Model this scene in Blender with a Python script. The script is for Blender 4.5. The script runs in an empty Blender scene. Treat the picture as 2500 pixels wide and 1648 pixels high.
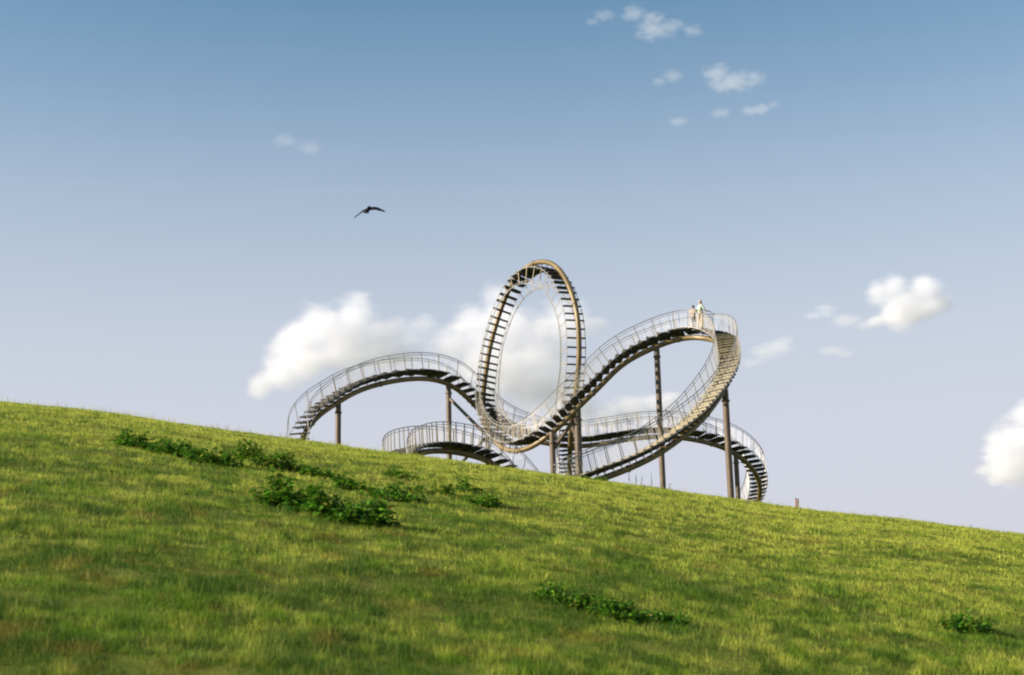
import bpy, bmesh, math, random
import numpy as np
from mathutils import Vector, Matrix

sc = bpy.context.scene
R = math.radians
# ------------------------------------------------------------------ camera
cd = bpy.data.cameras.new('camera')
cd.lens = 50; cd.sensor_width = 36; cd.clip_start = .1; cd.clip_end = 30000
cd.dof.use_dof = True; cd.dof.focus_distance = 80; cd.dof.aperture_fstop = 2.3
cam = bpy.data.objects.new('camera', cd); sc.collection.objects.link(cam); sc.camera = cam
cam.matrix_world = Matrix.Rotation(R(103), 4, 'X') @ Matrix.Rotation(R(-1.3), 4, 'Z')
# ------------------------------------------------------------------ sky
SUN_AZ, SUN_EL = R(-105), R(24)
w = bpy.data.worlds.new('World'); sc.world = w; w.use_nodes = True
nt = w.node_tree; bg = nt.nodes['Background']
sk = nt.nodes.new('ShaderNodeTexSky'); sk.sky_type = 'NISHITA'; sk.sun_disc = False
sk.sun_elevation = SUN_EL; sk.sun_rotation = SUN_AZ
sk.air_density = 1.15; sk.dust_density = .8; sk.ozone_density = 1.6
geo = nt.nodes.new('ShaderNodeTexCoord'); sep = nt.nodes.new('ShaderNodeSeparateXYZ')
ramp = nt.nodes.new('ShaderNodeValToRGB'); mixn = nt.nodes.new('ShaderNodeMix'); mixn.data_type = 'RGBA'
nt.links.new(geo.outputs['Generated'], sep.inputs[0]); nt.links.new(sep.outputs[2], ramp.inputs[0])
e = ramp.color_ramp.elements      # low haze over the horizon, by sine of elevation
e[0].position = 0; e[0].color = (.97, .97, .97, 1)
e[1].position = .50; e[1].color = (0, 0, 0, 1)
for p, v in ((.09, .97), (.16, .92), (.22, .80), (.32, .45), (.38, .22), (.44, .06)):
    q = e.new(p); q.color = (v, v, v, 1)
nt.links.new(ramp.outputs[0], mixn.inputs[0]); tint = nt.nodes.new('ShaderNodeMix'); tint.data_type = 'RGBA'; tint.blend_type = 'MULTIPLY'; tint.inputs[0].default_value = 1
tint.inputs[7].default_value = (.68, .93, .96, 1); nt.links.new(sk.outputs[0], tint.inputs[6]); nt.links.new(tint.outputs[2], mixn.inputs[6])
mixn.inputs[7].default_value = (4.35, 4.42, 5.0, 1)
nt.links.new(mixn.outputs[2], bg.inputs[0]); bg.inputs[1].default_value = .0785
# ------------------------------------------------------------------ sun
L = bpy.data.lights.new('sun', 'SUN'); L.energy = 5.0; L.angle = R(.5); L.color = (1, .89, .74)
so = bpy.data.objects.new('sun', L); sc.collection.objects.link(so)
sd = Vector((math.sin(SUN_AZ)*math.cos(SUN_EL), math.cos(SUN_AZ)*math.cos(SUN_EL), math.sin(SUN_EL)))
so.rotation_euler = sd.to_track_quat('Z', 'Y').to_euler()
# ------------------------------------------------------------------ exposure, renderer
sc.view_settings.view_transform = 'Standard'; sc.view_settings.look = 'None'
sc.view_settings.exposure = .95; sc.view_settings.gamma = 1
sc.cycles.use_denoising = True; sc.cycles.diffuse_bounces = 3; sc.cycles.glossy_bounces = 3; sc.cycles.transmission_bounces = 6; sc.cycles.volume_bounces = 32; sc.cycles.max_bounces = 34
sc.cycles.pixel_filter_type = 'BLACKMAN_HARRIS'; sc.cycles.filter_width = 2.1

# ------------------------------------------------------------------ helpers
MW = cam.matrix_world.to_3x3()
def ray(px, py):
    return MW @ Vector(((px-1250)/3472.2, (824-py)/3472.2, -1))
def at(px, py, y):                       # photo pixel + distance north -> point
    v = ray(px, py); return v*(y/v.y)
def tag(o, label=None, cat=None, group=None, kind=None):
    if label: o['label'] = label
    if cat: o['category'] = cat
    if group: o['group'] = group
    if kind: o['kind'] = kind
    return o
def link(name, me, mat=None, parent=None):
    o = bpy.data.objects.new(name, me); sc.collection.objects.link(o)
    if mat and me: me.materials.append(mat)
    if parent: o.parent = parent; o.matrix_parent_inverse = Matrix.Translation(-Vector(parent.location)) if parent.type == 'EMPTY' else Matrix()
    return o
def empty(name, loc):
    o = bpy.data.objects.new(name, None); o.empty_display_size = .2; o.location = loc
    sc.collection.objects.link(o); return o

class MB:                                # collects verts / faces, builds one mesh
    def __init__(s): s.v = []; s.f = []; s.mi = []
    def add(s, vs, fs):
        n = len(s.v); s.v += [tuple(x) for x in vs]; s.f += [tuple(i+n for i in f) for f in fs]
    def tube(s, pts, r, n=6, cap=True):
        pts = [Vector(p) for p in pts]; rr = r if isinstance(r, (list, tuple)) else [r]*len(pts)
        rings = []; ref = None
        for i, p in enumerate(pts):
            t = (pts[min(i+1, len(pts)-1)]-pts[max(i-1, 0)]).normalized()
            if ref is None: ref = t.orthogonal().normalized()
            ref = (ref - t*ref.dot(t)).normalized(); b = t.cross(ref)
            rings.append([p+(ref*math.cos(2*math.pi*k/n)+b*math.sin(2*math.pi*k/n))*rr[i] for k in range(n)])
        vs = [v for ring in rings for v in ring]; fs = []
        for i in range(len(pts)-1):
            for k in range(n):
                a = i*n+k; b2 = i*n+(k+1) % n; fs.append((a, b2, b2+n, a+n))
        if cap: fs += [tuple(reversed(range(n))), tuple(range(len(vs)-n, len(vs)))]
        s.add(vs, fs)
    def box(s, c, ax, ay, az):           # half-extent vectors
        c, ax, ay, az = map(Vector, (c, ax, ay, az))
        vs = [c+ax*i+ay*j+az*k for k in (-1, 1) for j in (-1, 1) for i in (-1, 1)]
        s.add(vs, [(0, 2, 3, 1), (4, 5, 7, 6), (0, 1, 5, 4), (2, 6, 7, 3), (0, 4, 6, 2), (1, 3, 7, 5)])
    def build(s, name, mat, parent=None, smooth=False):
        me = bpy.data.meshes.new(name); me.from_pydata(s.v, [], s.f)
        if smooth: me.shade_smooth()
        o = link(name, me, mat, parent)
        if s.mi: me.materials.append(M_shade); me.polygons.foreach_set('material_index', s.mi)
        return o

def hash2(ix, iy, seed):
    h = (ix.astype(np.int64)*374761393 + iy.astype(np.int64)*668265263 + seed*982451653) & 0xffffffff
    h = ((h ^ (h >> 13))*1274126177) & 0xffffffff
    return ((h ^ (h >> 16)) & 0xffffff)/float(0xffffff)
def vnoise(x, y, seed):
    ix = np.floor(x); iy = np.floor(y); fx = x-ix; fy = y-iy
    fx = fx*fx*(3-2*fx); fy = fy*fy*(3-2*fy)
    a = hash2(ix, iy, seed); b = hash2(ix+1, iy, seed); c = hash2(ix, iy+1, seed); d = hash2(ix+1, iy+1, seed)
    return (a*(1-fx)+b*fx)*(1-fy)+(c*(1-fx)+d*fx)*fy
def fbm(x, y, seed, o=3):
    s = 0; a = .5; t = 0
    for i in range(o):
        s = s+a*vnoise(x*2**i+17*i, y*2**i-9*i, seed+i); t += a; a *= .55
    return s/t
def sstep(x, a, b):
    t = np.clip((x-a)/(b-a), 0, 1); return t*t*(3-2*t)

# ------------------------------------------------------------------ hill
CREST = [(-300, 950), (0, 984), (263, 1006), (473, 1042), (715, 1070), (880, 1096), (1051, 1117), (1261, 1147), (1471, 1170),
         (1614, 1196), (1776, 1217), (1944, 1241), (2207, 1269), (2500, 1306), (2800, 1345)]
cu, cE = [], []
for px, py in CREST:
    v = ray(px, py+3); cu.append(v.x/v.y); cE.append(v.z/v.y)
HH, CC = 3.2, .00089
K2 = 2*math.sqrt(HH*CC)
def crestE(u):
    return sum(np.interp(u+d, cu, cE) for d in (-.03, -.015, 0, .015, .03))/5
def ground(x, y):
    x = np.asarray(x, float); y = np.asarray(y, float)
    yy = np.maximum(y, 6.)
    u = np.clip(x/yy, -.44, .44)
    z = -HH + (crestE(u)+K2)*yy - CC*yy*yy
    z = z + (-.16)*np.clip(np.abs(x/yy)-.44, 0, 3)*np.sign(x)*np.minimum(yy, 60)*.5
    z = z + .16*(fbm(x/4, y/4, 3, 2)-.5) + .13*(fbm(x/1.1, y/1.1, 8, 3)-.5)
    near = -1.65 + .03*y
    k = sstep(y, 5., 12.5); z = near*(1-k)+z*k
    far = sstep(np.hypot(x*.8, y-60), 60, 260)
    return z*(1-far) + (-24)*far
def gz(x, y): return float(ground(np.array([x]), np.array([y]))[0])
def on_ground(px, py, y0=11, y1=75):
    v = ray(px, py); y = y0
    while y < y1:
        p = v*(y/v.y)
        if gz(p.x, p.y) > p.z: return Vector((p.x, p.y, gz(p.x, p.y)))
        y += .1
    p = v*(y1/v.y); return Vector((p.x, p.y, gz(p.x, p.y)))

def mat(name, col, rough=.6, metal=0, noise=None, bump=0, spec=.5):
    m = bpy.data.materials.new(name); m.use_nodes = True; n = m.node_tree; b = n.nodes['Principled BSDF']
    b.inputs['Base Color'].default_value = (*col, 1); b.inputs['Roughness'].default_value = rough
    b.inputs['Metallic'].default_value = metal; b.inputs['Specular IOR Level'].default_value = spec
    if noise:
        col2, scale = noise
        tc = n.nodes.new('ShaderNodeTexCoord'); nz = n.nodes.new('ShaderNodeTexNoise'); nz.inputs['Scale'].default_value = scale
        nz.inputs['Detail'].default_value = 5
        rp = n.nodes.new('ShaderNodeValToRGB'); rp.color_ramp.elements[0].position = .38; rp.color_ramp.elements[1].position = .66
        rp.color_ramp.elements[0].color = (*col, 1); rp.color_ramp.elements[1].color = (*col2, 1)
        n.links.new(tc.outputs['Object'], nz.inputs['Vector']); n.links.new(nz.outputs[0], rp.inputs[0]); n.links.new(rp.outputs[0], b.inputs['Base Color'])
        if bump:
            bp = n.nodes.new('ShaderNodeBump'); bp.inputs['Strength'].default_value = bump
            n.links.new(nz.outputs[0], bp.inputs['Height']); n.links.new(bp.outputs[0], b.inputs['Normal'])
    return m

M_soil = mat('turf', (.08, .11, .012), .95, 0, ((.15, .15, .03), 1.7), .4, .05)
M_tube = mat('tube_paint', (.135, .092, .032), .45, .1, ((.20, .142, .06), 1.1), .12)
M_col = mat('column_paint', (.085, .058, .036), .55, .1, ((.125, .085, .053), 3))
M_tread = mat('galvanised_grating', (.19, .155, .088), .6, .1, ((.27, .23, .14), 6))
M_shade = mat('tread_shade', (.022, .023, .026), .6, 0, ((.04, .036, .032), 4))  # shade under the treads put into a near-black colour
M_rail = mat('galvanised_rail', (.20, .18, .16), .45, .3, ((.28, .255, .23), 9))
M_bar = mat('infill_bars', (.36, .34, .31), .5, .2, ((.44, .41, .38), 9))
M_post = mat('railing_posts', (.24, .19, .11), .55, .1, ((.34, .27, .16), 9))

def leafmat(name, attr=None, col=(.05, .1, .02), trans=.35, rough=.5, noise=None):
    m = bpy.data.materials.new(name); m.use_nodes = True; nd = m.node_tree; nd.nodes.clear()
    out = nd.nodes.new('ShaderNodeOutputMaterial'); mx = nd.nodes.new('ShaderNodeMixShader'); mx.inputs[0].default_value = trans
    p = nd.nodes.new('ShaderNodeBsdfPrincipled'); p.inputs['Roughness'].default_value = rough; p.inputs['Specular IOR Level'].default_value = .12
    tr = nd.nodes.new('ShaderNodeBsdfTranslucent')
    if attr:
        c = nd.nodes.new('ShaderNodeVertexColor'); c.layer_name = attr
        nd.links.new(c.outputs[0], p.inputs['Base Color']); nd.links.new(c.outputs[0], tr.inputs[0])
    else:
        p.inputs['Base Color'].default_value = (*col, 1); tr.inputs[0].default_value = (*col, 1)
    nd.links.new(p.outputs[0], mx.inputs[1]); nd.links.new(tr.outputs[0], mx.inputs[2]); nd.links.new(mx.outputs[0], out.inputs[0]); return m
# ground sheet: fine over the meadow, coarse to the horizon
xs = np.concatenate([-np.geomspace(3500, 62, 28), np.arange(-60, 60.1, .25), np.geomspace(62, 3500, 28)])
ys = np.concatenate([-np.geomspace(3500, 6, 24), np.arange(-4, 112, .25), np.geomspace(113, 5000, 36)])
X, Y = np.meshgrid(xs, ys); Z = ground(X, Y); nx, ny = len(xs), len(ys)
me = bpy.data.meshes.new('meadow_ground')
me.vertices.add(nx*ny); me.vertices.foreach_set('co', np.stack([X, Y, Z], -1).astype(np.float32).ravel())
ii, jj = np.meshgrid(np.arange(nx-1), np.arange(ny-1)); a = (jj*nx+ii).ravel()
quads = np.stack([a, a+1, a+1+nx, a+nx], 1).astype(np.int32)
me.loops.add(quads.size); me.polygons.add(len(quads)); me.loops.foreach_set('vertex_index', quads.ravel())
me.polygons.foreach_set('loop_start', np.arange(0, quads.size, 4, dtype=np.int32)); me.update(calc_edges=True); me.shade_smooth()
tag(link('hill', me, M_soil), kind='structure')

# ------------------------------------------------------------------ leafy plants on the slope
M_leaf = leafmat('leaf', 'tint', trans=.25, rough=.42)
M_stem = mat('stem', (.10, .11, .035), .7)
def plant(px, py, wpx, hpx, label, bright=0., seed=0, leaf=.12, group='leafy weeds growing in the meadow', dens=1., slope=0.):
    rd = random.Random(seed+int(px)*7+int(py)); c = on_ground(px, py); s = c.y/3472.2
    rx = wpx*s*.64; h = hpx*s*.86; ry = rx*.75
    root = empty('leafy_shrub', c); tag(root, label, 'plant', group)
    vs, fs, cols = [], [], []; st = MB()
    ns = max(8, int(rx*2*ry*2*30*dens)); sh = [rd.random()*6 for _ in range(3)]
    for i in range(ns):
        a = rd.random()*2*math.pi; q = math.sqrt(rd.random())
        bx = c.x+math.cos(a)*q*rx*.8; by = c.y+math.sin(a)*q*ry*.8; bz = gz(bx, by)
        hh = h*(1-.45*q*q)*(.35+.85*rd.random()**1.3)*(.80+.45*math.sin(bx*5.1+sh[0])*math.cos(by*4+sh[1]))
        tx = bx+math.cos(a)*rx*.22*rd.random(); ty = by+math.sin(a)*ry*.22*rd.random()
        base = Vector((bx, by, bz-.03)); top = Vector((tx, ty, bz+hh)); mid = (base+top)/2+Vector((0, 0, hh*.12))
        q0 = len(vs); q1 = len(st.v); st.tube([base, mid, top], [.007, .005, .003], 4)
        vs += [Vector(z_) for z_ in st.v[q1:]]; fs += [tuple(z_-q1+q0 for z_ in f_) for f_ in st.f if f_[0] >= q1]; cols += [(.05, .08, .02, 1)]*(len(st.v)-q1)
        nl = int((6+hh/.032)*dens)
        for k in range(nl):
            f = .18+.82*(k+rd.random())/nl
            p = base.lerp(mid, f*2) if f < .5 else mid.lerp(top, f*2-1)
            la_ = rd.random()*2*math.pi; L_ = leaf*(.6+.8*rd.random())*(1.1-.35*f); W_ = L_*(.62+.2*rd.random())
            d = Vector((math.cos(la_), math.sin(la_), rd.uniform(-.55, .45))).normalized()
            side = d.cross(Vector((0, 0, 1))).normalized(); side = (side+Vector((0, 0, rd.uniform(-.4, .4)))).normalized(); up = side.cross(d)
            p0 = p+d*.03; dr = Vector((0, 0, -L_*.22)); n0 = len(vs)
            vs += [p0, p0+d*L_*.3+side*W_*.42+up*.012, p0+d*L_*.68+side*W_*.40+up*.01+dr*.4, p0+d*L_+dr, p0+d*L_*.68-side*W_*.40+up*.01+dr*.4,
                   p0+d*L_*.3-side*W_*.42+up*.012, p0+d*L_*.45-up*.012+dr*.1]
            fs += [(n0, n0+1, n0+6), (n0+1, n0+2, n0+6), (n0+2, n0+3, n0+6), (n0+3, n0+4, n0+6), (n0+4, n0+5, n0+6), (n0+5, n0, n0+6)]
            g = rd.random(); b = .7+.6*rd.random()
            yl = 1. if rd.random() < bright else 0.
            cc = Vector((.045+.08*g, .13+.15*g, .016)).lerp(Vector((.20, .24, .03)), yl)*b
            if rd.random() < .012: cc = Vector((.30, .22, .08))
            cols += [(*cc, 1)]*7
    me = bpy.data.meshes.new('foliage'); me.from_pydata([tuple(v) for v in vs], [], fs)
    ca = me.color_attributes.new('tint', 'FLOAT_COLOR', 'POINT'); ca.data.foreach_set('color', np.array(cols, np.float32).ravel())
    link('foliage', me, M_leaf, root)
    return root
PL = [
 (335, 1092, 105, 48, 'leftmost dark green leafy weed clump high on the slope', .05),
 (425, 1112, 115, 52, 'second leafy weed clump from the left in the upper left row', .05),
 (515, 1136, 125, 55, 'low leafy weed clump in the upper row just below a brighter clump', .1),
 (600, 1122, 100, 62, 'light-tipped leafy clump in the upper row, third of the row below the crest', .3),
 (665, 1142, 90, 66, 'bushy bright green clump in the upper row below the left arch foot', .35),
 (718, 1152, 70, 42, 'small dark clump joining two bigger clumps in the upper row', .05),
 (780, 1164, 95, 48, 'dark spiky clump at the right end of the upper row below the column', .03),
 (705, 1240, 140, 88, 'biggest broad-leaved bush, tallest and left end of the middle patch', .12),
 (790, 1262, 140, 88, 'broad-leaved bush in the centre of the big middle patch', .1),
 (880, 1284, 140, 88, 'dark broad-leaved bush at the right end of the big middle patch', .06),
 (865, 1196, 100, 44, 'low sprawling weed above the big middle patch, left end of its row', .06),
 (940, 1218, 110, 52, 'dark low weed in the middle of the short row above the big patch', .06),
 (1005, 1226, 70, 34, 'small dark weed at the right tip of the short row above the big patch', .03),
 (985, 1168, 80, 32, 'thin weed nearest the crest below the low spiral walkway', .08),
 (1055, 1206, 80, 58, 'weed with bright yellow-green leaves below the low spiral walkway', .6),
 (1120, 1204, 100, 46, 'dark weed right beside the yellow-green one below the spiral', .08),
 (1170, 1232, 85, 42, 'last weed to the right of the group below the spiral walkway', .08),
 (1350, 1470, 105, 62, 'weed with a raised dark tip at the left end of the lower centre patch', .06),
 (1440, 1492, 110, 46, 'flat pale-leaved weed in the left middle of the lower centre patch', .12),
 (1535, 1514, 125, 58, 'dark round weed in the right middle of the lower centre patch', .05),
 (1615, 1522, 95, 36, 'low dark weed at the right end of the lower centre patch', .02),
 (2370, 1550, 100, 52, 'single small weed with two pale leaves at the lower right', .12)]
for i, (px, py, wp, hp, lb, br) in enumerate(PL):
    plant(px, py, wp, hp, lb, br, i, leaf=.15 if i in (7, 8, 9) else (.07 if i > 16 else .12), dens=1.0 if i < 17 else 2.4)

# ------------------------------------------------------------------ grass (one stuff object)
rng = np.random.default_rng(5)
NB = 1300000
yb = 9.*np.exp(rng.random(NB)*math.log(108/9.)); ub = (rng.random(NB)*2-1)*.50
xb = ub*yb
tall = fbm(xb/.45, yb/.5, 21, 4); dry = .36*fbm(xb/1.2+40, yb/1.6, 33, 3)+.64*fbm(xb/.26, yb/.34, 35, 3); dark = .33*fbm(xb/1.5-9, yb/1.2, 51, 3)+.67*fbm(xb/.30-9, yb/.36, 53, 3)
fine = fbm(xb/.22, yb/.3, 77, 2)
keep = rng.random(NB) < np.clip(.45+1.5*(tall-.25)+.6*(fine-.5), .2, 1)
for px, py, wp, hp, lb, br in PL:                    # weeds crowd the grass out
    c = on_ground(px, py); rx = wp*c.y/3472.2*.5
    keep &= (np.hypot((xb-c.x)/rx, (yb-c.y)/(rx*.75)) > .9) | (rng.random(NB) < .15)
xb, yb, tall, dry, dark, fine = (q[keep] for q in (xb, yb, tall, dry, dark, fine)); n = len(xb)
zb = ground(xb, yb)-.01
hgt = (.022+.10*np.clip(tall-.25, 0, 1)+.10*np.clip(fbm(xb/.32, yb/.32, 63, 3)-.3, 0, 1))*(.5+.9*rng.random(n))
stalk = rng.random(n) < np.clip(.03+.3*(dry-.5), .01, .12)
hgt = np.where(stalk, hgt*1.35+.04+.13*(rng.random(n) < .25)*sstep(yb, 25, 50)*(1+.7*sstep(-xb, 0, 12)), hgt)
wid = np.maximum(.003, .00036*yb)*np.where(stalk, .6, 1)*(.7+.6*rng.random(n))
yaw = rng.random(n)*2*math.pi; lean = (rng.random(n)**1.2)*1.2*np.where(stalk, .4, 1); la = rng.random(n)*2*math.pi
dx, dy = np.cos(yaw)*wid*.5, np.sin(yaw)*wid*.5
lx, ly = np.cos(la)*lean*hgt, np.sin(la)*lean*hgt
P = np.zeros((n, 5, 3), np.float32)
P[:, 0] = np.stack([xb-dx, yb-dy, zb], 1); P[:, 1] = np.stack([xb+dx, yb+dy, zb], 1)
mx, my, mz = xb+lx*.3, yb+ly*.3, zb+hgt*.55
P[:, 2] = np.stack([mx-dx*.8, my-dy*.8, mz], 1); P[:, 3] = np.stack([mx+dx*.8, my+dy*.8, mz], 1)
P[:, 4] = np.stack([xb+lx, yb+ly, zb+hgt], 1)
b0 = np.arange(n, dtype=np.int32)[:, None]*5
fi = np.concatenate([b0+np.array([[0, 1, 3, 2]]), b0+np.array([[2, 3, 4]])], 1).astype(np.int32)
me = bpy.data.meshes.new('grass')
me.vertices.add(n*5); me.vertices.foreach_set('co', P.ravel()); me.loops.add(n*7); me.loops.foreach_set('vertex_index', fi.ravel())
me.polygons.add(n*2); me.polygons.foreach_set('loop_start', (np.arange(n, dtype=np.int32)[:, None]*7+np.array([[0, 4]], np.int32)).astype(np.int32).ravel())
me.update(calc_edges=True)
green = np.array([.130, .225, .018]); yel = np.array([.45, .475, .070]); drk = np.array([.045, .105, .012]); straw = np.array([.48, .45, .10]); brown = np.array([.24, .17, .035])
up = sstep(yb+.5*xb, 12, 44)                          # drier yellow towards the crest; darker low down, vignette shade painted into the grass
t = np.clip((dry-.42)/.30+.62*up-.04+.3*(rng.random(n)-.5), 0, 1)[:, None]; col = green*(1-t)+yel*t
up2 = sstep(yb+.9*xb, 2, 24)  # lens darkening of the lower left, carried by the blade colours
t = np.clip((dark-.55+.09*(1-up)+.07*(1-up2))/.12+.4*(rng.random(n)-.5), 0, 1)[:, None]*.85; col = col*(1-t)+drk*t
bp = fbm(xb/.6+7, yb/.6+3, 91, 3)
t = (np.clip((bp-.68+.10*(1-up2))/.1, 0, 1)*(yb < 45))[:, None]*.6; col = col*(1-t)+brown*t
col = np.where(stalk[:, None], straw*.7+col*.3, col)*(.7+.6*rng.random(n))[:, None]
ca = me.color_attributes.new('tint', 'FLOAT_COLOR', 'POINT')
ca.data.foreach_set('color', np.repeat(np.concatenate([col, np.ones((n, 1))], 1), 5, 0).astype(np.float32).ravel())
M_grass = leafmat('grass_blades', 'tint', trans=.45)
tag(link('grass', me, M_grass), 'mixed green and dry yellow grass covering the whole slope', 'grass', kind='stuff')

# ------------------------------------------------------------------ the walk-on coaster sculpture
def catmull(pts, key):
    out = []
    for i in range(len(pts)-1):
        p0, p1, p2, p3 = (key[max(i-1, 0)], key[i], key[i+1], key[min(i+2, len(pts)-1)])
        n = max(2, int((pts[i+1]-pts[i]).length/.12))
        for k in range(n):
            t = k/n; out.append(((2*p1)+(p2-p0)*t+(2*p0-5*p1+4*p2-p3)*t*t+(3*p1-p0-3*p2+p3)*t**3)*.5)
    out.append(key[-1]); return out
class Track:
    def __init__(s, ctrl, hints, kk, pitch):
        pts = [at(*c) for c in ctrl]
        P = np.array([tuple(p) for p in catmull(pts, pts)])
        # even resample then smooth
        d = np.r_[0, np.cumsum(np.linalg.norm(np.diff(P, axis=0), axis=1))]
        N = int(d[-1]/.1); sN = np.linspace(0, d[-1], N)
        P = np.stack([np.interp(sN, d, P[:, i]) for i in range(3)], 1)
        w_ = np.exp(-.5*(np.arange(-12, 13)/5.)**2); w_ /= w_.sum()
        for _ in range(2):
            Q = np.vstack([2*P[0]-P[12:0:-1], P, 2*P[-1]-P[-2:-14:-1]]); P = np.stack([np.convolve(Q[:, i], w_, 'valid') for i in range(3)], 1)
        s.P = P; s.N = N; s.step = d[-1]/(N-1)
        # arclength of each control
        cs = [int(np.argmin(np.linalg.norm(P-np.array(tuple(p)), axis=1))) for p in pts]
        T = np.gradient(P, axis=0); T /= np.linalg.norm(T, axis=1)[:, None]; s.T = T
        def ip(keys):      # keys: {control index: value}
            ks = sorted(keys); return np.interp(np.arange(N), [cs[k] for k in ks], [keys[k] for k in ks])
        hx = [ip({k: Vector(v).normalized()[i] for k, v in hints.items()}) for i in range(3)]
        H = np.stack(hx, 1)
        w2 = np.exp(-.5*(np.arange(-30, 31)/12.)**2); w2 /= w2.sum()
        H = np.stack([np.convolve(np.pad(H[:, i], 30, 'edge'), w2, 'valid') for i in range(3)], 1)
        H /= np.linalg.norm(H, axis=1)[:, None]
        dt = (H*T).sum(1)[:, None]; k_ = ip(kk)[:, None]
        Np = H-k_*dt*T; Np /= np.linalg.norm(Np, axis=1)[:, None]
        B = np.cross(T, H); B /= np.linalg.norm(B, axis=1)[:, None]
        s.H = Np; s.B = B; s.U = np.cross(B, T); s.pitch = ip(pitch); s.cs = cs
    def v(s, a, i): return Vector(a[int(min(max(i, 0), s.N-1))])
OFF = .44; HALF = .60
root = empty('coaster_walkway', at(1348, 1150, 79.4)); root.location.z = gz(root.location.x, root.location.y)
tag(root, 'bronze-coloured rollercoaster-shaped staircase sculpture with a vertical loop standing behind the hill crest', 'sculpture')
treads = []; posts = []
def build_track(tr, i0=0, i1=None, nobar=(), gap=None, lips=(10**9, 0), over=None):
    i1 = i1 or tr.N-1
    mb = MB(); mb.tube([tr.P[i] for i in range(i0, i1, 3)], .155, 14)
    j = i0+30
    while j < i1:                                    # welded flange rings
        p, t = tr.v(tr.P, j), tr.v(tr.T, j); mb.tube([p-t*.035, p+t*.035], .185, 14); j += 62
    mb.build('track_tube', M_tube, root, True)
    # treads
    i = float(i0)
    while i < i1:
        k = int(i); P_, T_, B_, U_, H_ = (tr.v(q, k) for q in (tr.P, tr.T, tr.B, tr.U, tr.H))
        pit = float(tr.pitch[k]); sl = abs(T_.z)
        F = Vector((0, 0, 1)).cross(B_)
        if F.length < .2: F = T_.copy()
        F.normalize()
        if F.dot(T_) < 0: F = -F
        Nn = B_.cross(F).normalized()
        if Nn.z < 0: Nn = -Nn
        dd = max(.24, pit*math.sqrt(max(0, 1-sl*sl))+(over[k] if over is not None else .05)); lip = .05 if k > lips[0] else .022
        c = P_+U_*OFF
        m = MB(); hw = HALF-.02
        m.box(c+Nn*.008, B_*hw, F*dd*.5, Nn*.010)
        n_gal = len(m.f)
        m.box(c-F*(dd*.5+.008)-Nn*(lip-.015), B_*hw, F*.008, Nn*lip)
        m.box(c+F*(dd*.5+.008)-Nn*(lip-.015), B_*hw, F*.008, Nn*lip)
        n_top = len(m.f) if k > lips[0] else n_gal  # lips pale only on the sunlit descent, elsewhere in the painted shade colour
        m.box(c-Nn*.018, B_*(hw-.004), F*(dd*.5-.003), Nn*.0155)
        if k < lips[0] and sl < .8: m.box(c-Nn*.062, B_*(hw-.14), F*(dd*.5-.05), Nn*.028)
        for sgn in (-1, 1):                          # side cheeks
            m.box(c+B_*sgn*(hw+.006)-Nn*.01, B_*.006, F*dd*.5, Nn*.03)
        # tapered cross arm from the tube
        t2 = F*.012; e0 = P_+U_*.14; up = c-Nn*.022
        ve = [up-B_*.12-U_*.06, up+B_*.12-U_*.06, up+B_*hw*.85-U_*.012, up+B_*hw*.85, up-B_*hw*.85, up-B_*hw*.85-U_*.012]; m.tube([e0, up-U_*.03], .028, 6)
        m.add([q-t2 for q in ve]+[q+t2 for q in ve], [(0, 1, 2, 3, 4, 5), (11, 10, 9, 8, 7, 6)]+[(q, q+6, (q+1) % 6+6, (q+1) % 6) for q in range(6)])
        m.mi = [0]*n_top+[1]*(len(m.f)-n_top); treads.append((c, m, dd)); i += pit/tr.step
    # railings
    for side in (-1, 1):
        def edge(k, h): return tr.v(tr.P, k)+tr.v(tr.U, k)*OFF+tr.v(tr.B, k)*side*HALF+tr.v(tr.H, k)*h
        bars = MB()
        ks = list(range(i0, i1, 3))
        bars.tube([edge(k, .015) for k in ks], .020, 5); bars.tube([edge(k, .93) for k in ks], .017, 5)
        k = i0
        while k < i1:
            if not any(a <= k <= b for a, b in nobar): bars.tube([edge(k, .02), edge(k, .93)], .0072, 3, False)
            k += 1.25
        rail = bars.build('railing', M_bar, root)
        hr = MB(); hr.tube([edge(k, 1.08) for k in ks], .023, 7); hr.build('handrail', M_rail, rail, True)
        k = float(i0+4)
        while k < i1:
            k_f = k; k = int(k); lean_ = tr.v(tr.T, k)
            a, b = edge(k, -.06), edge(k, 1.06)
            m = MB(); ax = lean_*(.022 if gap is None or gap[k] > .5 else .034); ay = tr.v(tr.B, k)*.008; dirv = (b-a)/2
            m.box((a+b)/2, ax, ay, dirv)
            posts.append(((a+b)/2, m, rail)); k = k_f; k += (gap[int(k)] if gap is not None else 1.15)/tr.step

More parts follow.
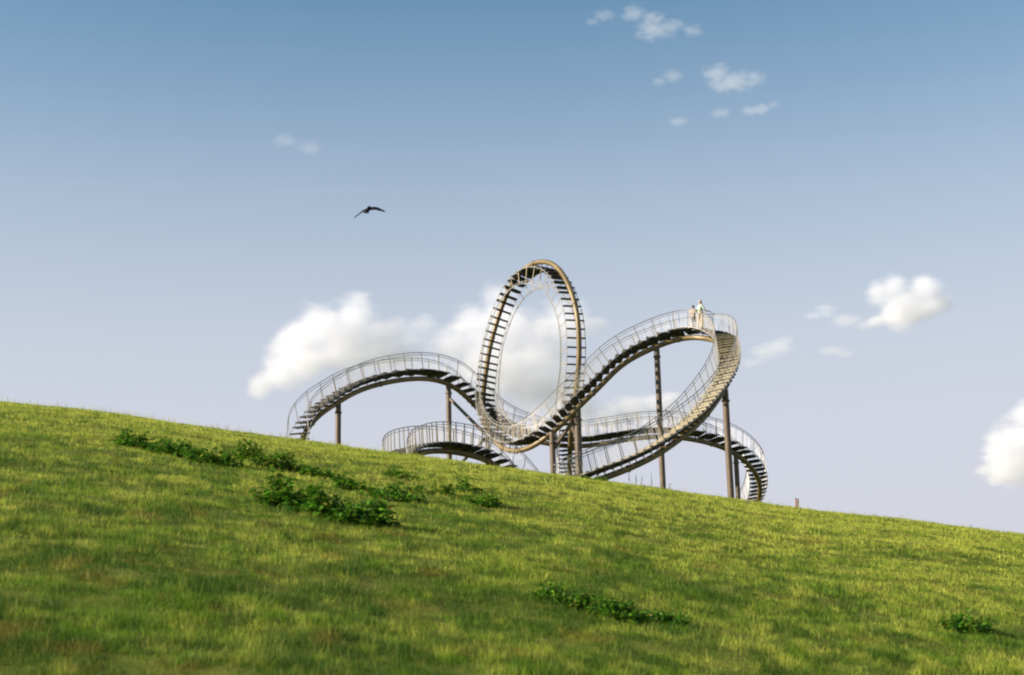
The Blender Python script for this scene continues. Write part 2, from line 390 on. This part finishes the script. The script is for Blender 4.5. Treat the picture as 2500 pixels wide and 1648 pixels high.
# track 1: left arch, dip behind the loop, long back arch
T1c = [(729, 1128, 79.5), (733, 1094, 80), (737, 1067, 80.3), (753, 1042, 80.8), (772, 1019, 81.3), (799, 998, 82), (825, 983, 82.6), (852, 965, 83.3), (890, 948, 84.2), (929, 937, 85),
 (967, 929, 85.8), (1015, 924, 86.6), (1053, 925, 87.3), (1085, 932, 87.8), (1108, 943, 88.2), (1130, 960, 88.7), (1150, 980, 89.3), (1170, 1002, 90), (1195, 1026, 90.8), (1225, 1047, 91.5),
 (1262, 1064, 92), (1305, 1077, 92), (1350, 1085, 91.6), (1385, 1090, 91.2), (1419, 1090, 90.8), (1463, 1085, 90.3), (1526, 1074, 89.8), (1589, 1066, 89.5), (1631, 1066, 89.5), (1694, 1073, 89.8),
 (1736, 1083, 90.2), (1768, 1093, 90.7), (1799, 1110, 91.4), (1825, 1131, 92.3), (1843, 1152, 93.4), (1853, 1175, 94.8), (1856, 1198, 96.2), (1852, 1222, 97.8), (1842, 1245, 99.5), (1825, 1270, 101)]
t1 = Track(T1c, {0: (0, 0, 1), 5: (0, .02, 1), 9: (0, .12, 1), 14: (0, .12, 1), 20: (0, .1, 1), 33: (0, .1, 1), 37: (-.2, 0, 1)}, {0: .3, 3: .4, 7: .6},
           {0: .44, 3: .46, 6: .56, 8: .72, 10: .95, 12: 1.0, 13: .85, 15: .56, 18: .5, 22: .7, 27: .9, 29: .9, 32: .68, 39: .62})
T2c = [(1388, 1230, 91.5), (1390, 1170, 89.3), (1391, 1120, 87.6), (1393, 1070, 86.1), (1397, 1020, 84.8), (1404, 970, 83.7), (1411, 920, 83), (1414, 870, 82.7), (1414, 824, 82.6), (1411, 780, 82.6), (1406, 746, 82.8),
 (1395, 714, 83.2), (1385, 687, 83.7), (1372, 665, 84.3), (1356, 647, 85), (1333, 637, 85.8), (1311, 639, 86.5), (1290, 648, 87.1), (1268, 664, 87.7), (1251, 690, 88.2), (1236, 720, 88.6), (1221, 760, 88.9),
 (1210, 797, 89), (1200, 830, 88.9), (1192, 870, 88.6), (1185, 920, 88), (1180, 960, 87.2), (1180, 1000, 86.2), (1188, 1040, 85), (1203, 1072, 83.8), (1225, 1094, 82.6), (1251, 1102, 81.5), (1278, 1100, 80.7),
 (1308, 1087, 80), (1334, 1067, 79.6), (1357, 1050, 79.4), (1377, 1032, 79.3), (1407, 998, 79.3), (1436, 971, 79.4), (1466, 943, 79.5), (1507, 899, 79.8), (1543, 874, 80), (1579, 857, 80.2), (1605, 845, 80.2),
 (1641, 831, 80.2), (1686, 822, 79.9), (1721, 825, 79.3), (1752, 833, 78.2), (1772, 845, 77), (1784, 868, 75.6), (1786, 895, 74.5), (1780, 925, 73.5), (1768, 952, 72.7), (1745, 985, 71.8), (1720, 1018, 71),
 (1688, 1050, 70.2), (1648, 1080, 69.5), (1606, 1110, 68.9), (1545, 1140, 68.2), (1500, 1158, 67.7), (1455, 1174, 67.3), (1415, 1190, 67), (1380, 1205, 66.8)]
t2 = Track(T2c, {0: (0, .5, 1), 3: (-.2, .8, .8), 5: (-.3, .9, .3), 8: (-.33, .94, 0), 11: (-.33, .8, -.45), 15: (-.05, 0, -1), 18: (.15, -.5, -.8), 21: (.2, -.95, -.2), 24: (.17, -.97, 0), 26: (.25, -.92, .25), 28: (.28, -.7, .7),
                 30: (.15, -.3, 1), 32: (0, .05, 1), 36: (0, .22, 1), 44: (0, .2, 1), 48: (-.12, 0, 1), 52: (-.12, 0, 1), 57: (0, .1, 1), 62: (0, .1, 1)},
           {0: .7, 6: 1, 28: 1, 33: .75, 44: .75, 48: .5, 62: .6},
           {0: .4, 4: .46, 7: .58, 28: .56, 31: .6, 35: .5, 41: .52, 43: .7, 45: .8, 47: .5, 49: .36, 53: .36, 57: .46, 62: .5})
T3c = [(1285, 1215, 77.3), (1250, 1172, 76.6), (1215, 1138, 76), (1190, 1122, 75.6), (1160, 1114, 75.2), (1125, 1105, 74.8), (1085, 1100, 74.3), (1045, 1101, 73.5), (1012, 1109, 72.6), (982, 1120, 71.5), (962, 1138, 70.3), (954, 1162, 69), (962, 1195, 67.6)]
t3 = Track(T3c, {0: (0, .1, 1), 6: (0, .1, 1), 12: (.15, 0, 1)}, {0: .5}, {0: .5, 5: .6, 8: .4, 12: .4})
def gaps(tr, keys):
    ks = sorted(keys); return np.interp(np.arange(tr.N), [tr.cs[k] for k in ks], [keys[k] for k in ks])
build_track(t1, nobar=((t1.cs[0], t1.cs[4]),), gap=gaps(t1, {0: 1.2, 23: 1.1, 24: .62, 29: .66, 31: 1.2, 39: 1.3}), over=gaps(t1, {0: .08, 20: .10, 30: .12, 32: .22, 39: .26}))
build_track(t2, nobar=((t2.cs[6], t2.cs[27]),), gap=gaps(t2, {0: 1.1, 6: .95, 27: .8, 33: 1.1, 43: 1.1, 45: .8, 50: .8, 53: 1.0, 62: .8}), lips=(t2.cs[47], 0))
OFF = .36
build_track(t3, over=np.full(t3.N, .12), gap=gaps(t3, {0: 1., 4: .5, 5: .45, 12: .42}))
OFF = .44
# treads and posts: the hundred nearest ones in view are parts, the rest one piece
def seen(p): return (p.z/p.y) > float(crestE(p.x/p.y))
def split(items, name, mt, getparent, lim=98):
    order = sorted(range(len(items)), key=lambda i: (not seen(items[i][0]), items[i][0].y))
    rest = {}
    for n_, i in enumerate(order):
        c, m, x = items[i]
        if n_ < lim: m.build(name, mt, getparent(x))
        else:
            r_ = rest.setdefault(getparent(x).name, (MB(), getparent(x)))[0]; r_.add(m.v, m.f); r_.mi += m.mi
    for m, pr in rest.values(): tag(m.build(name, mt, pr), kind='stuff')
split(treads, 'tread', M_tread, lambda x: root)
split(posts, 'post', M_post, lambda x: x, 98)

# columns and braces
def column(px, py, y, r, cap=True):
    p = at(px, py, y); g = gz(p.x, p.y)
    m = MB(); m.tube([Vector((p.x, p.y, g-.3)), p], r, 16)
    m.tube([Vector((p.x, p.y, p.z-.62)), Vector((p.x, p.y, p.z-.54))], r+.05, 16)      # flange
    m.tube([Vector((p.x, p.y, g-.02)), Vector((p.x, p.y, g+.05))], r+.12, 16)
    m.build('support_column', M_col, root, False)
for c in [(826, 984, 82.65, .165), (1095, 938, 88.0, .165), (1189, 1046, 84.9, .16), (1348, 1056, 79.5, .165), (1409, 1000, 79.4, .21), (1603, 847, 80.2, .165), (1770, 952, 72.7, .17), (1796, 1108, 91.35, .16)]:
    column(*c)
for a_, b_, r in [((1097, 972, 88), (1189, 1064, 84.9), .10), ((1189, 1066, 84.9), (1112, 1145, 83.5), .09), ((1350, 1098, 79.5), (1405, 1020, 79.4), .11), ((1412, 1080, 79.4), (1392, 1030, 84.5), .1)]:
    m = MB(); m.tube([at(*a_), at(*b_)], r, 12); m.build('brace', M_col, root, False)

# ------------------------------------------------------------------ people on the top platform
def skin(name, joints, bones, mt, parent, sub=2):
    me = bpy.data.meshes.new(name); me.from_pydata([j[0] for j in joints], bones, [])
    o = link(name, me, mt, parent); sm = o.modifiers.new('skin', 'SKIN'); sm.use_smooth_shade = True
    for i, j in enumerate(joints):
        sv = me.skin_vertices[0].data[i]; rr = j[1] if isinstance(j[1], tuple) else (j[1], j[1]); sv.radius = rr; sv.use_root = (i == 0)
    s2 = o.modifiers.new('sub', 'SUBSURF'); s2.levels = sub; s2.render_levels = sub; return o
M_skin = mat('skin', (.36, .20, .13), .6); M_hairg = mat('grey_hair', (.42, .33, .26), .8); M_hairb = mat('black_hair', (.02, .017, .016), .6)
M_mint = mat('mint_shirt', (.40, .50, .39), .85); M_beige = mat('beige_trousers', (.35, .27, .16), .9); M_dark = mat('dark_shorts', (.045, .045, .05), .9)
M_peach = mat('peach_shirt', (.44, .34, .28), .9); M_shoe = mat('dark_shoe', (.04, .03, .025), .6)
def person(loc, yaw, h, label, kind):
    r0 = empty('person', loc); S = h/1.76
    tag(r0, label, 'person')
    rot = Matrix.Rotation(yaw, 3, 'Z')
    def W(x, y, z): return tuple(Vector(loc)+rot @ Vector((x*S, y*S, z*S)))       # x right, y forward
    def rr(v): return tuple(q*S for q in v) if isinstance(v, tuple) else v*S
    # arms: (elbow, wrist) right and left
    if kind == 'man': RA, LA = ((.29, .12, 1.10), (.36, .34, 1.06)), ((-.25, -.02, 1.16), (-.24, .12, .95))
    else: RA, LA = ((.24, .12, 1.14), (.22, .32, 1.22)), ((-.24, .12, 1.14), (-.20, .34, 1.22))
    J = [((0, 0, .97), (.15, .10)), ((0, 0, 1.13), (.135, .10)), ((0, .01, 1.32), (.16, .11)), ((0, .0, 1.46), (.09, .07)), ((0, .02, 1.53), .055), ((0, .04, 1.62), (.075, .088)), ((0, .035, 1.72), (.062, .075)),
         ((.19, 0, 1.43), .058), (RA[0], .043), (RA[1], .030), ((-.19, 0, 1.43), .058), (LA[0], .043), (LA[1], .030),
         ((.10, 0, .90), .088), ((.11, .02, .50), .060), ((.11, -.01, .09), .040), ((-.10, 0, .90), .088), ((-.12, .06, .50), .060), ((-.13, .04, .09), .040),
         ((.12, .14, .04), .032), ((-.14, .19, .04), .032)]
    Bn = [(0, 1), (1, 2), (2, 3), (3, 4), (4, 5), (5, 6), (2, 7), (7, 8), (8, 9), (2, 10), (10, 11), (11, 12), (0, 13), (13, 14), (14, 15), (0, 16), (16, 17), (17, 18), (15, 19), (18, 20)]
    # fingers as short chains rooted in the palm
    for (e_, w_, wi, sg) in ((RA[0], RA[1], 9, 1), (LA[0], LA[1], 12, -1)):
        d = (Vector(w_)-Vector(e_)).normalized(); side = d.cross(Vector((0, 0, 1))).normalized()
        palm = Vector(w_)+d*.07; J.append((tuple(palm), (.034, .018))); pi = len(J)-1; Bn.append((wi, pi))
        for q in range(4):
            o_ = side*(q-1.5)*.019; l_ = (.062, .074, .07, .055)[q]
            J.append((tuple(palm+o_+d*(.03+l_*.55)+Vector((0, 0, -.006))), .009)); J.append((tuple(palm+o_+d*(.03+l_)+Vector((0, 0, -.028))), .008)); Bn += [(pi, len(J)-2), (len(J)-2, len(J)-1)]
        J.append((tuple(palm-side*sg*.04+d*.01), .010)); J.append((tuple(palm-side*sg*.055+d*.045), .009)); Bn += [(pi, len(J)-2), (len(J)-2, len(J)-1)]
    skin('body', [(W(*p), rr(r)) for p, r in J], Bn, M_skin, r0)
    fm = MB()                                       # nose and ears
    fm.tube([Vector(W(0, .115, 1.66)), Vector(W(0, .145, 1.62)), Vector(W(0, .12, 1.60))], [.010*S, .016*S, .010*S], 6)
    for q in (-1, 1): fm.tube([Vector(W(q*.080, .03, 1.60)), Vector(W(q*.092, .03, 1.64)), Vector(W(q*.084, .03, 1.67))], [.010*S, .014*S, .008*S], 6)
    fm.build('face_features', M_skin, r0, True)
    em = MB()
    for q in (-1, 1): em.tube([Vector(W(q*.032, .112, 1.665)), Vector(W(q*.032, .128, 1.665))], .010*S, 8)
    em.tube([Vector(W(-.025, .122, 1.57)), Vector(W(.025, .122, 1.57))], .006*S, 6); em.build('eyes_and_mouth', M_shoe, r0)
    hb = bmesh.new(); bmesh.ops.create_icosphere(hb, subdivisions=3, radius=1)
    for v in hb.verts:
        x, y, z = v.co; 
        if z < -.1 and y > -.2: z = -.1+.3*(z+.1)
        if y > .55 and z < .45: y = .55
        v.co = Vector(W(x*.088, .02+y*.10, 1.68+z*(.095 if kind == 'man' else .12)))
    hm = bpy.data.meshes.new('hair'); hb.to_mesh(hm); hm.shade_smooth(); link('hair', hm, M_hairg if kind == 'man' else M_hairb, r0)
    sl = .8
    def mid(a, b, t): return tuple(Vector(a).lerp(Vector(b), t))
    SJ = [((0, 0, .94), (.175, .125)), ((0, 0, 1.13), (.165, .125)), ((0, .01, 1.32), (.18, .13)), ((0, .0, 1.45), (.10, .085)), ((.19, 0, 1.43), .075), (mid((.19, 0, 1.43), RA[0], sl), .062), ((-.19, 0, 1.43), .075), (mid((-.19, 0, 1.43), LA[0], sl), .062)]
    skin('shirt', [(W(*p), rr(r)) for p, r in SJ], [(0, 1), (1, 2), (2, 3), (2, 4), (4, 5), (2, 6), (6, 7)], M_mint if kind == 'man' else M_peach, r0)
    lo = .10 if kind == 'man' else .5
    def leg(a, b, c_): return [(a, .105), (b, .078)]+([(c_, .062)] if kind == 'man' else [])
    TJ = [((0, 0, .98), (.165, .12))]+leg((.10, 0, .86), (.11, .02, .50), (.11, -.01, .13))+leg((-.10, 0, .86), (-.12, .06, .50), (-.13, .04, .13))
    TB = [(0, 1), (1, 2), (2, 3), (0, 4), (4, 5), (5, 6)] if kind == 'man' else [(0, 1), (1, 2), (0, 3), (3, 4)]
    skin('trousers' if kind == 'man' else 'shorts', [(W(*p), rr(r)) for p, r in TJ], TB, M_beige if kind == 'man' else M_dark, r0)
    for fx, fy in ((.115, .06), (-.135, .11)):
        m = MB(); m.tube([Vector(W(fx, fy-.10, .045)), Vector(W(fx, fy, .05)), Vector(W(fx, fy+.13, .03))], [.042*S, .048*S, .035*S], 8); m.build('shoe', M_shoe, r0, True)
    return r0
def on_track(tr, px, off_b, dn=0):
    # sample of the upper platform whose image column is px
    inv = cam.matrix_world.inverted(); best = None
    for k in range(tr.cs[42], tr.cs[48]):
        q = inv @ tr.v(tr.P, k); X_ = 1250-3472.2*q.x/q.z
        if best is None or abs(X_-px) < best[0]: best = (abs(X_-px), k)
    k = best[1]
    # stand on the top face of the tread under this spot
    p = tr.v(tr.P, k)+tr.v(tr.U, k)*OFF+tr.v(tr.B, k)*off_b
    best = min(treads, key=lambda t_: (Vector((t_[0].x, t_[0].y, 0))-Vector((p.x, p.y, 0))).length+abs(t_[0].z-p.z)*.3)
    top = best[0]; Bv = tr.v(tr.B, k); p.z = top.z+Bv.z*off_b+.03
    return p
person(on_track(t2, 1708, -.05), R(-65), 1.82, 'standing person in pale green shirt and beige trousers on the highest platform', 'man')
person(on_track(t2, 1693, .05), R(-20), 1.40, 'shorter black-haired person in dark shorts at the railing on the highest platform', 'child')

# ------------------------------------------------------------------ crow
M_crow = mat('crow_feathers', (.006, .006, .010), .85, 0, None, 0, .15)
bc = at(905, 512, 40); s40 = 40/3472.2
crow = empty('crow', bc); tag(crow, 'black crow gliding with spread drooping wings in the open sky', 'bird')
def bp3(px, py, dy=0): return at(px, py, 40+dy)
body = MB()
sp = [(-.26, 893.5, 519.5, .012), (-.17, 895, 517, .035), (-.08, 897.5, 513, .052), (0, 900, 510.5, .062), (.08, 901, 508.5, .058), (.14, 901.5, 507, .042), (.19, 901.5, 506, .042), (.23, 901.5, 506.2, .034), (.26, 901, 507, .016), (.31, 900.5, 508, .004)]
body.tube([bp3(a, b, c) for c, a, b, r in [(q[0], q[1], q[2], q[3]) for q in sp]], [q[3] for q in sp], 12)
body.build('body', M_crow, crow, True)
tl = MB(); a0 = bp3(896, 516, -.14)
for q in range(5):
    f = (q-2)*.022; tl.box((a0+bp3(893+q*.7, 520, -.34))/2+Vector((f, 0, -q*.001)), Vector((.016, 0, 0)), (bp3(893+q*.7, 520, -.34)-a0)/2, Vector((0, .003, .008)))
tl.build('tail', M_crow, crow)
def wing(pts, name='wing'):
    # pts: leading edge (px,py,dy), chord vector (dx px, dy px, depth), feather fingers at the tip
    m = MB(); rows = []
    for (px, py, dy, cx, cy, cyd, th) in pts:
        a = bp3(px, py, dy); b = bp3(px+cx, py+cy, dy+cyd); mdl = a.lerp(b, .35)+Vector((0, 0, th))
        rows.append([a, mdl, b, a.lerp(b, .35)-Vector((0, 0, th*.5))])
    vs = [v for r_ in rows for v in r_]; fs = []
    for i in range(len(rows)-1):
        for k in range(4): fs.append((i*4+k, i*4+(k+1) % 4, (i+1)*4+(k+1) % 4, (i+1)*4+k))
    fs += [(3, 2, 1, 0), tuple(len(vs)-4+q for q in range(4))]
    m.add(vs, fs)
    for q in range(4):                               # primaries
        a = rows[-1][0].lerp(rows[-1][2], (q+.3)/4); d = (rows[-1][0]-rows[-2][0]).normalized()
        d = (d+(rows[-1][2]-rows[-1][0]).normalized()*(q*.12-.05)).normalized()
        m.box(a+d*.05, d*(.09-.010*q), (rows[-1][2]-rows[-1][0])*.10, Vector((0, 0, .003)))
    m.build(name, M_crow, crow)
wing([(901, 507.5, .08, -1.5, 6.5, -.20, .024), (893, 509.5, .10, 0, 6.2, -.20, .016), (886, 513, .10, -.5, 5.6, -.19, .012), (879, 518.5, .06, -1, 4.2, -.17, .008), (872, 524.5, 0, 0, 3.0, -.13, .005)])
wing([(901, 506.5, .08, 1, 7, -.20, .020), (910, 504.5, .11, 0, 8.2, -.21, .016), (918, 505, .12, 0, 7.6, -.21, .012), (926, 507.5, .08, 0, 7.6, -.20, .008), (933, 511.5, .02, 0, 4.0, -.15, .005)])

# ------------------------------------------------------------------ stake on the crest, tall weeds behind it
M_wood = mat('weathered_wood', (.30, .21, .16), .9, 0, ((.20, .14, .11), 9), .3); M_pink = mat('faded_red_slat', (.42, .20, .17), .85)
g = on_ground(1948, 1242, 40, 62); st = empty('marker_stake', g); tag(st, 'short weathered wooden stake with a faded red slat standing alone on the crest', 'post')
m = MB(); m.tube([g-Vector((0, 0, .2)), g+Vector((.02, 0, .46))], .045, 6); m.build('stake', M_wood, st)
m = MB(); m.box(g+Vector((-.075, -.02, .17)), Vector((.028, 0, 0)), Vector((0, .012, 0)), Vector((.004, 0, .27))); m.build('slat', M_pink, st)
m = MB(); m.tube([g+Vector((-.07, -.02, .44)), g+Vector((-.07, -.02, .485))], .02, 6); m.build('nail', M_shoe, st)
def weed(px, py, hpx, d, label):
    p = at(px, py, d); p.z = gz(p.x, p.y); s = d/3472.2; h = max(.3, at(px, py-hpx, d).z-p.z); rd = random.Random(int(px))
    r0 = empty('tall_weed', p); tag(r0, label, 'plant', 'tall weeds behind the crest')
    m = MB(); top = p+Vector((rd.uniform(-.08, .08), 0, h)); m.tube([p, p.lerp(top, .5)+Vector((.02, 0, 0)), top], [.008, .006, .003], 5); m.build('stem', M_stem, r0)
    f = MB()
    for k in range(46):
        t = .2+.8*rd.random(); q = p.lerp(top, t); a = rd.random()*6.28; l_ = .09*(1.15-t)+.02; dv = Vector((math.cos(a)*.6, math.sin(a)*.6, 1))*l_
        sd_ = Vector((-math.sin(a), math.cos(a), 0))*.008; f.add([q, q+dv*.5+sd_, q+dv, q+dv*.5-sd_], [(0, 1, 2, 3)])
    f.build('foliage', M_weed, r0)
M_weed = leafmat('weed_leaf', None, (.22, .26, .10), .4)
for a in [(1537, 1185, 42, 63, 'tallest feathery weed stalk behind the crest left of the tall column'), (1553, 1186, 30, 63, 'short weed stalk just right of the tallest one'), (1565, 1188, 26, 64, 'small weed stalk midway to the tall column'),
          (1592, 1190, 36, 63, 'weed stalk standing closest to the left of the tall column foot'), (1634, 1196, 16, 63, 'very short weed stalk right of the tall column foot')]:
    weed(*a)
plant(1450, 1174, 60, 22, 'small bright weed at the foot of the descending staircase on the crest', .3, 99, .07, dens=1.2)

# ------------------------------------------------------------------ clouds (real volumes, far off)
CY = 3000; s_ = CY/3472.2
def cloud(name, puffs, dens, label, rough=36, seed=0, noise=60., vox=6., scale=45):
    # a closed body of vapour: density falls off softly from the middle of each puff, frayed by noise
    rd = random.Random(seed); bm = bmesh.new(); cx = sum(p[0] for p in puffs)/len(puffs); cy = sum(p[1] for p in puffs)/len(puffs); c0 = at(cx, cy, CY)
    mt = bpy.data.materials.new('cloud_vapour'); mt.use_nodes = True; n_ = mt.node_tree; n_.nodes.clear(); N = n_.nodes.new; K = n_.links.new
    tc = N('ShaderNodeTexCoord'); prev = None; big = 0
    for px, py, r, fl in puffs:
        Rr = r*s_*1.12; c = at(px, py, CY)-c0+Vector((0, rd.uniform(-.4, .4)*Rr, 0)); dim = Vector((Rr, Rr*.9, Rr*fl)); big = max(big, r)
        bmesh.ops.create_icosphere(bm, subdivisions=3, radius=1, matrix=Matrix.Translation(c) @ Matrix.Diagonal((*(dim*1.38), 1)))
        mp = N('ShaderNodeMapping'); mp.vector_type = 'POINT'; mp.inputs['Location'].default_value = [-c[i]/dim[i] for i in range(3)]; mp.inputs['Scale'].default_value = [1/dim[i] for i in range(3)]
        ln = N('ShaderNodeVectorMath'); ln.operation = 'LENGTH'; K(tc.outputs['Object'], mp.inputs['Vector']); K(mp.outputs[0], ln.inputs[0])
        if prev is None: prev = ln.outputs['Value']
        else:
            mn = N('ShaderNodeMath'); mn.operation = 'SMOOTH_MIN'; mn.inputs[2].default_value = .4; K(prev, mn.inputs[0]); K(ln.outputs['Value'], mn.inputs[1]); prev = mn.outputs[0]
    nz = N('ShaderNodeTexNoise'); nz.inputs['Scale'].default_value = 1/(noise*.8*s_); nz.inputs['Detail'].default_value = 6; nz.inputs['Roughness'].default_value = .58; nz.inputs['Distortion'].default_value = .3; sq = N('ShaderNodeMapping'); sq.inputs['Scale'].default_value = (.8, 1, 1.5); sq.inputs['Location'].default_value = (seed*37., 0, seed*11.); K(tc.outputs['Object'], sq.inputs['Vector']); K(sq.outputs[0], nz.inputs['Vector'])
    ad = N('ShaderNodeMath'); ad.operation = 'MULTIPLY_ADD'; ad.inputs[1].default_value = rough/13.; K(nz.outputs[0], ad.inputs[0]); K(prev, ad.inputs[2])
    mr = N('ShaderNodeMapRange'); mr.interpolation_type = 'SMOOTHSTEP'; off = rough/26.; mr.inputs[1].default_value = 1.14+off; mr.inputs[2].default_value = .30+off; mr.inputs[3].default_value = 0; mr.inputs[4].default_value = dens/(100*s_)
    K(ad.outputs[0], mr.inputs[0])
    v = N('ShaderNodeVolumePrincipled'); v.inputs['Color'].default_value = (.975, .965, .985, 1); v.inputs['Anisotropy'].default_value = 0; K(mr.outputs[0], v.inputs['Density'])
    out = N('ShaderNodeOutputMaterial'); K(v.outputs[0], out.inputs['Volume'])
    me = bpy.data.meshes.new(name); bm.to_mesh(me); bm.free()
    o = link(name, me, mt); o.location = c0
    md = o.modifiers.new('merge', 'REMESH'); md.mode = 'VOXEL'; md.voxel_size = vox*s_*.8
    tag(o, label, 'cloud', 'clouds in the blue sky')
cloud('cloud', [(640, 945, 34, .8), (680, 890, 50, .9), (730, 840, 66, .95), (790, 800, 62, 1), (868, 772, 56, 1), (845, 845, 90, .75), (915, 835, 75, .7), (975, 860, 55, .5), (745, 890, 70, .6), (690, 930, 60, .5)], 1.5, 'large bright cumulus with a peaked top above the left arch', 22, 1, 90)
cloud('cloud', [(975, 790, 45, .45), (1030, 785, 45, .4), (1010, 830, 60, .5), (950, 880, 60, .5)], .55, 'thin faint cloud trailing right from the large left cumulus', 40, 2, 60)
cloud('cloud', [(1110, 850, 60, .7), (1165, 790, 60, .9), (1215, 740, 50, 1), (1240, 820, 90, .9), (1310, 850, 100, .9), (1390, 810, 70, .9), (1440, 800, 40, .7), (1310, 930, 100, .7), (1230, 910, 90, .7), (1180, 870, 80, .7), (1380, 920, 70, .8)], 1.15, 'tall cumulus seen through the vertical loop', 27, 3, 100)
cloud('cloud', [(1420, 1010, 60, .6), (1480, 1020, 60, .5), (1540, 1005, 60, .5), (1600, 990, 50, .45), (1640, 970, 26, .5)], 1.7, 'low pale cloud right of the loop behind the tall column', 24, 4, 80)
cloud('cloud', [(2150, 715, 34, 1), (2185, 703, 38, 1), (2260, 708, 46, .9), (2300, 735, 34, .7), (2205, 755, 62, .75), (2225, 735, 50, .8), (2140, 785, 30, .5), (2250, 760, 50, .5)], 2.2, 'bright compact cloud with two humps at the right', 16, 5, 60, scale=35)
cloud('cloud', [(2015, 755, 24, .8), (1985, 768, 24, .4), (2065, 782, 36, .5), (2110, 795, 30, .4)], 1.0, 'small ragged wisp left of the two-humped cloud', 24, 6, 30, 4, 26)
cloud('cloud', [(1905, 848, 34, .7), (1870, 862, 40, .5), (1835, 885, 28, .4)], .8, 'small slanting cloud right of the top platform', 26, 7, 40, 4, 30)
cloud('cloud', [(2030, 858, 34, .35), (2065, 862, 26, .3)], .8, 'tiny faint wisp between the slanting cloud and the far right', 18, 8, 25, 4, 20)
cloud('cloud', [(2530, 1055, 75, .9), (2470, 1090, 60, 1), (2430, 1125, 40, .9), (2500, 1140, 70, .6), (2400, 1150, 30, .5), (2450, 1165, 40, .5), (2580, 1100, 90, .7)], 1.5, 'big cumulus cut by the right edge above the slope', 32, 9, 80)
cloud('cloud', [(1545, 32, 32, .6), (1590, 48, 32, .6), (1640, 64, 34, .5), (1690, 78, 28, .5), (1600, 68, 50, .4)], .6, 'long slanting cloud nearest the top of the sky', 30, 10, 26, 3.5, 22)
cloud('cloud', [(1475, 38, 28, .5), (1447, 52, 22, .4)], .5, 'small wisp just left of the topmost slanting cloud', 24, 11, 20, 3.5, 18)
cloud('cloud', [(1750, 178, 36, .6), (1800, 198, 42, .6), (1845, 190, 28, .7), (1765, 212, 40, .4)], .6, 'second cloud down at upper right, broad and ragged', 30, 12, 26, 3.5, 22)
cloud('cloud', [(1642, 188, 28, .6), (1610, 198, 22, .5)], .5, 'small puff left of the broad ragged cloud', 22, 13, 20, 3.5, 18)
cloud('cloud', [(1830, 274, 26, .45), (1860, 265, 26, .5), (1888, 255, 16, .6)], .7, 'small bright slanting streak below the broad ragged cloud', 20, 14, 24, 3, 18)
cloud('cloud', [(1760, 272, 28, .35)], .6, 'faint wisp left of the bright slanting streak', 16, 15, 18, 3, 14)
cloud('cloud', [(1655, 298, 28, .35)], .6, 'tiny wisp alone left of and below the slanting streak', 16, 16, 18, 3, 14)
cloud('cloud', [(695, 343, 36, .4), (755, 358, 38, .4)], .3, 'very faint wisp alone above the crow', 26, 17, 30, 4, 26)
